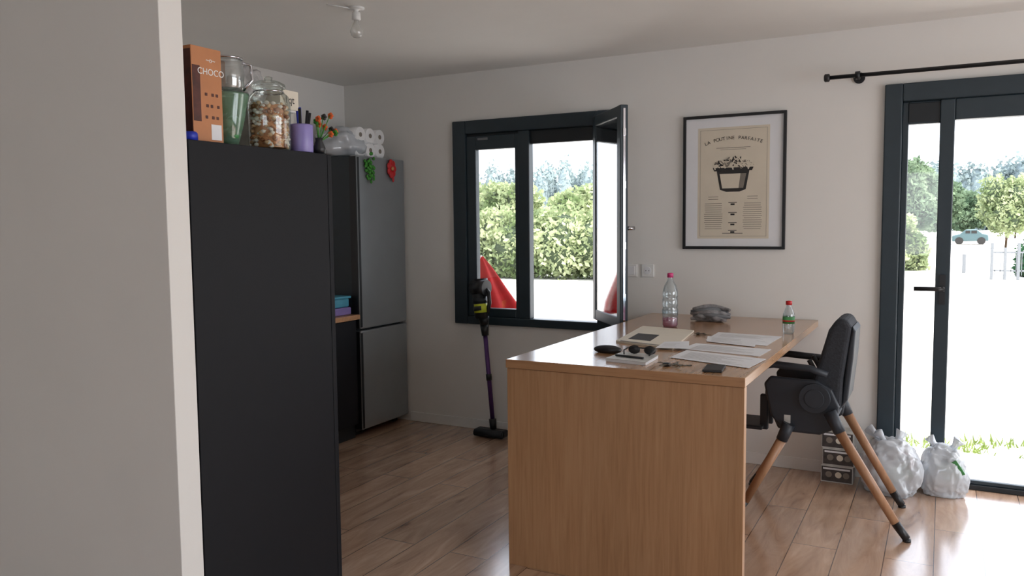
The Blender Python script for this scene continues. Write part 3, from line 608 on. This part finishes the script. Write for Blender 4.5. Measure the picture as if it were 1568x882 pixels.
# ------------------------------------------------------------ boxes and bags
for i in range(3):
    z=.0005+i*.0965; w=grp('small_product_box',(-.49,4.78,z)); dx=.006*(i%2)
    box('carton',(-.572+dx,-.405+dx,4.735,4.86,z,z+.0955),M['cardw'],w,bevel=.0015)
    box('front_print',(-.567+dx,-.41+dx,4.7338,4.735,z+.006,z+.088),M['card'],w)
    bm=bmesh.new()
    for k,cx_ in enumerate((-.53,-.48,-.44)): addtube(bm,[(cx_+dx,4.7338,z+.045),(cx_+dx,4.7328,z+.045)],.017,20,k%2)
    link('printed_circles',bm2(bm,'x'),w,[M['ink2'],M['paper2']])
    box('label_strip',(-.56+dx,-.42+dx,4.7325,4.7335,z+.072,z+.082),M['paper'],w)
def bag(c,r,sq,seed,knot):
    g=grp('plastic_bag',(c[0],c[1],0))
    bm=bmesh.new(); addico(bm,(0,0,0),1,5)
    for v in bm.verts:
        n=v.co.normalized(); s=Vector((seed*3.1,seed,0))
        k=1+.16*noise.noise(n*1.7+s)+.08*(1-2*abs(noise.noise(n*3.5+s)))+.05*(1-2*abs(noise.noise(n*8+s)))+.015*(1-2*abs(noise.noise(n*17+s)))
        ex=Vector((math.copysign(abs(n.x)**.7,n.x),math.copysign(abs(n.y)**.7,n.y),math.copysign(abs(n.z)**.7,n.z)))*k
        top=max(0,n.z); ex.x*=1-.25*top; ex.y*=1-.25*top
        p=Vector((c[0]+ex.x*r*sq[0],c[1]+ex.y*r*sq[1],r*sq[2]+ex.z*r*sq[2])); p.z=max(.002,p.z-.02); p.y=min(p.y,D-.04); v.co=p
    link('bag_film',bm2(bm,'x'),g,M['bag'],smooth=True)
    zt=2*r*sq[2]-.03
    bm=bmesh.new()
    for kx,ky in knot:
        pts=[(c[0]+kx*.3,c[1]+ky*.3,zt-.03),(c[0]+kx*.8,c[1]+ky,zt+.03),(c[0]+kx*1.2,c[1]+ky*1.3,zt+.06)]
        addtube(bm,pts,[.03,.014,.028],9)
    for v in bm.verts:
        v.co+=Vector((noise.noise(v.co*40),noise.noise(v.co*40+Vector((9,0,0))),noise.noise(v.co*30)))*.015; v.co.y=min(v.co.y,D-.04)
    link('bag_handles',bm2(bm,'x'),g,M['bag'],smooth=True)
    bm=bmesh.new()
    cols=[0,1,2,2,3]
    for i in range(6):
        x=c[0]+random.uniform(-.4,.4)*r; y=c[1]+random.uniform(-.4,.4)*r; z=.07+random.random()*(zt-.14)
        addbox(bm,(x-.04,x+.04,y-.03,y+.03,z-.05,z+.05),cols[i%5],Matrix.Rotation(i,3,'Y'))
    link('bag_contents',bm2(bm,'x'),g,[M['cardw'],M['greenl'],M['paper'],M['orange']])
bag((-.215,4.72),.14,(1.0,.9,1.05),1.3,[(-.06,-.02),(-.1,.02),(.04,.02)])
bag((.03,4.79),.12,(.92,.72,1.12),4.1,[(.06,0),(-.06,.01)])

# ------------------------------------------------------------ outdoors
G=-.12
bm=bmesh.new()
bm.faces.new([bm.verts.new(p) for p in [(-250,D+.18,G),(250,D+.18,G),(250,330,G),(-250,330,G)]])
link('ground',bm2(bm,'g'),None,M['gravel'])
box('terrace_step',(-.8,3.2,D+.182,D+.9,G-.3,-.02),P('terrace_concrete',(.6,.58,.54,1),.9),None,.01)
ap=Vector((-3.045,5.235,1.215)); w=grp('red_parasol',(ap.x,ap.y,G)); bm=bmesh.new(); n=48; rr=[]
for j,(R_,z_) in enumerate([(.02,1.215),(.10,1.12),(.20,.98),(.285,.865),(.31,.77),(.30,.4),(.27,.1)]):
    rr.append([bm.verts.new((ap.x+R_*(1+.10*math.cos(k*6*2*math.pi/n))*math.cos(2*math.pi*k/n),ap.y+.34*R_*(1+.10*math.cos(k*6*2*math.pi/n))*math.sin(2*math.pi*k/n),z_)) for k in range(n)])
for a,b in zip(rr,rr[1:]):
    for k in range(n):
        f=bm.faces.new([a[k],a[(k+1)%n],b[(k+1)%n],b[k]]); f.smooth=True; f.material_index=1 if k%16==0 else 0
link('canopy',bm2(bm,'x'),w,[M['redf'],M['paper']]); tube('pole',[(ap.x,ap.y,G),(ap.x,ap.y,1.22)],.012,M['chrome'],w)
w=grp('garden_hedge',(-9,21.5,G))
E=[]
for i in range(23):
    x=-19+i*.78; E.append((x,21.5+random.uniform(-.3,.3),.75+random.uniform(-.2,.15),1.0,1.0,1.15+random.uniform(-.25,.2)))
leaves('hedge_leaves',E,48000,.075,M['hedge'],w,G)
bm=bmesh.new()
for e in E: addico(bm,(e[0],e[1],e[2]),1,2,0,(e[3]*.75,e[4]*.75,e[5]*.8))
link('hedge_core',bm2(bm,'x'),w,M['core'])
def tree(x,y,h,r,mat,n,size,name='garden_tree'):
    g=grp(name,(x,y,G)); tube('trunk',[(x,y,G),(x+.1,y,h*.5),(x,y,h*.75)],[.03*h*.5,.025*h*.5,.012*h*.5],M['bark'],g,10)
    E=[]
    for i in range(9):
        a=random.random()*6.28; q=random.random()*r*.6; E.append((x+q*math.cos(a),y+q*math.sin(a),h*.35+random.random()*h*.42,r*.55,r*.55,h*.24))
    leaves('foliage',E,n,size,mat,g,G)
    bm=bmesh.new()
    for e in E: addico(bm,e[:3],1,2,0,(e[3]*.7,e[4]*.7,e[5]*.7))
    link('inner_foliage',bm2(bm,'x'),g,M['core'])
for (x,y,h,r) in [(-23,36,4.2,2.3),(-18.4,34,3.5,2.0),(-14.2,35,3.6,2.1),(-27,37,4.6,2.5)]: tree(x,y,h,r,M['hedge'],9000,.12)
for (x,y,h,r) in [(-2.4,57,5.6,2.2),(-7.5,54,4.9,2.6),(-.3,66,4.8,2.0)]: tree(x,y,h,r,M['tree'],9000,.16)
for (x,y,h,r) in [(9.5,74,4.6,2.8),(5.4,82,4.4,2.6),(1.6,86,4.2,2.6),(12.5,78,4.4,2.8)]: tree(x,y,h,r,M['tree'],9000,.18)
tree(3.0,52,4.2,1.5,M['hedge'],7000,.10)
w=grp('garden_bush',(-1.2,29,G)); E=[(-1.7,29,.6,1.0,1,1.2),(-2.9,29.5,.7,1.1,1,1.2),(-.9,28.8,.3,.5,.5,.8)]
leaves('bush_leaves',E,9000,.09,M['hedge'],w,G)
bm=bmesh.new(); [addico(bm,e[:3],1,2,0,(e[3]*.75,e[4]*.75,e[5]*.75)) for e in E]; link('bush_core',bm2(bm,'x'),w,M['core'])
w=grp('clipped_hedge',(3.6,26.5,G)); E=[(2.25+.5*i,26.5,.2,.5,.7,.75) for i in range(8)]
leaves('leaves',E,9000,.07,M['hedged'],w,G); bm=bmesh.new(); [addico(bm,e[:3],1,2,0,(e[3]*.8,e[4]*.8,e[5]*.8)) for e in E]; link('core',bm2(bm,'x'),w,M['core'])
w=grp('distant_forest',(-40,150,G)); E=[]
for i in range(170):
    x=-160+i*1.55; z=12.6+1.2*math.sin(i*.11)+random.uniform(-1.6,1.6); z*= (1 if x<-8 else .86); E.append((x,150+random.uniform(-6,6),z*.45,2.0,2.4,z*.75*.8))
leaves('tree_tops',E,110000,.36,M['foresthaze'],w,G)
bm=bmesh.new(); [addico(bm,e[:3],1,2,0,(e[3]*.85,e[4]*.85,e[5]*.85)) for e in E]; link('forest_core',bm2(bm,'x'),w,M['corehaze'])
w=grp('garden_fence',(1.7,24.8,G))
boxes('posts',[(1.1+i*.3,1.17+i*.3,24.8,24.87,G,.72 if i%2 else .85) for i in range(4)]+[(.5,.6,27.5,27.58,G,.45)],M['fence'],w,bevel=.01)
boxes('rails',[(1.1,2.05,24.82,24.85,.1,.14),(1.1,2.05,24.82,24.85,.58,.62)]+[(1.2+i*.12,1.215+i*.12,24.82,24.85,0,.58) for i in range(7)],M['fence'],w)
w=grp('parked_car',(1.5,60,G)); cy=60
cx0=1.5; kk=.78
extr('body',[(cx0+(x-.42)*kk,G+.2+(z-.15)*kk) for x,z in [(-.9,.15),(-.9,.6),(-.3,.75),(.1,1.12),(.9,1.15),(1.3,.8),(1.7,.7),(1.75,.2)]],'Y',cy,cy+1.7,M['carp'],w,.06)
boxes('windows',[(cx0-.28,cx0-.02,cy-.01,cy,.60,.78),(cx0+.05,cx0+.36,cy-.01,cy,.60,.78)],M['ink'],w)
bm=bmesh.new(); [addtube(bm,[(cx0+x,cy-.02,G+.24),(cx0+x,cy+.2,G+.24)],.24,20) for x in(-.62,.62)]; link('wheels',bm2(bm,'x'),w,M['ink'])
w=grp('grass_tufts',(1,6.2,G)); 
k=1400; px=np.random.uniform(-.2,3,k); py=np.random.uniform(6.0,6.6,k); bm=bmesh.new()
for x,y in zip(px,py):
    if noise.noise(Vector((x*2.5,y*2.5,0)))<-.02: continue
    hh=random.uniform(.03,.09); a=random.random()*6.28; dx,dy=.008*math.cos(a),.008*math.sin(a)
    bm.faces.new([bm.verts.new((x-dx,y-dy,G)),bm.verts.new((x+dx,y+dy,G)),bm.verts.new((x+random.gauss(0,.03),y+random.gauss(0,.03),G+hh))])
me=bpy.data.meshes.new('g'); bm.to_mesh(me); bm.free(); link('blades',me,w,M['grass'])

# ------------------------------------------------------------ light
wd=bpy.data.worlds.new('world'); SC.world=wd; wd.use_nodes=True; nt=wd.node_tree; bg=nt.nodes['Background']
sky=nt.nodes.new('ShaderNodeTexSky'); sky.sky_type='NISHITA'; sky.sun_disc=False; sky.sun_elevation=math.radians(52); sky.sun_rotation=math.radians(80); sky.dust_density=4; sky.air_density=1
mx=nt.nodes.new('ShaderNodeMix'); mx.data_type='RGBA'; mx.inputs['Factor'].default_value=.75; mx.inputs['B'].default_value=(5.2,5.5,6.0,1)
nt.links.new(sky.outputs[0],mx.inputs['A']); nt.links.new(mx.outputs['Result'],bg.inputs['Color']); bg.inputs['Strength'].default_value=.7
def lamp(name,typ,loc,dirv,energy,color=(1,1,1),**k):
    l=bpy.data.lights.new(name,typ); l.energy=energy; l.color=color
    for a,b in k.items(): setattr(l,a,b)
    o=bpy.data.objects.new(name,l); o.location=loc; o.rotation_euler=Vector(dirv).to_track_quat('-Z','Y').to_euler(); SC.collection.objects.link(o); return o
lamp('sun','SUN',(5,5,10),(-.6,.12,-.8),8.0,(1,.96,.89),angle=.01)
lamp('side_opening_fill','AREA',(XR+.02,2.5,1.12),(-1,0,-.05),34,(.97,.98,1.0),shape='RECTANGLE',size=3.0,size_y=2.0)  # added area fill at the unseen side opening, in place of daylight
lamp('rear_opening_fill','AREA',(0,YB-.02,1.55),(0,1,-.05),3,(.97,.97,1.0),shape='RECTANGLE',size=2.2,size_y=1.2)  # weak fill added at the made-up rear opening

# ------------------------------------------------------------ camera
f,yaw,pi_,ro,H=1243.492,27.997,4.467,-.546,1.448
a=math.radians(yaw);t=math.radians(pi_);r=math.radians(ro)
fwd=Vector((-math.sin(a)*math.cos(t),math.cos(a)*math.cos(t),-math.sin(t))); rt=Vector((math.cos(a),math.sin(a),0)); up=rt.cross(fwd)
rt2=rt*math.cos(r)+up*math.sin(r); up2=-rt*math.sin(r)+up*math.cos(r)
cd=bpy.data.cameras.new('camera'); cd.sensor_width=36; cd.lens=f/1568*36; cd.clip_start=.05; cd.clip_end=1000
cam=bpy.data.objects.new('camera',cd); SC.collection.objects.link(cam)
mt=Matrix((rt2,up2,-fwd)).transposed().to_4x4(); mt.translation=(0,0,H); cam.matrix_world=mt
SC.camera=cam
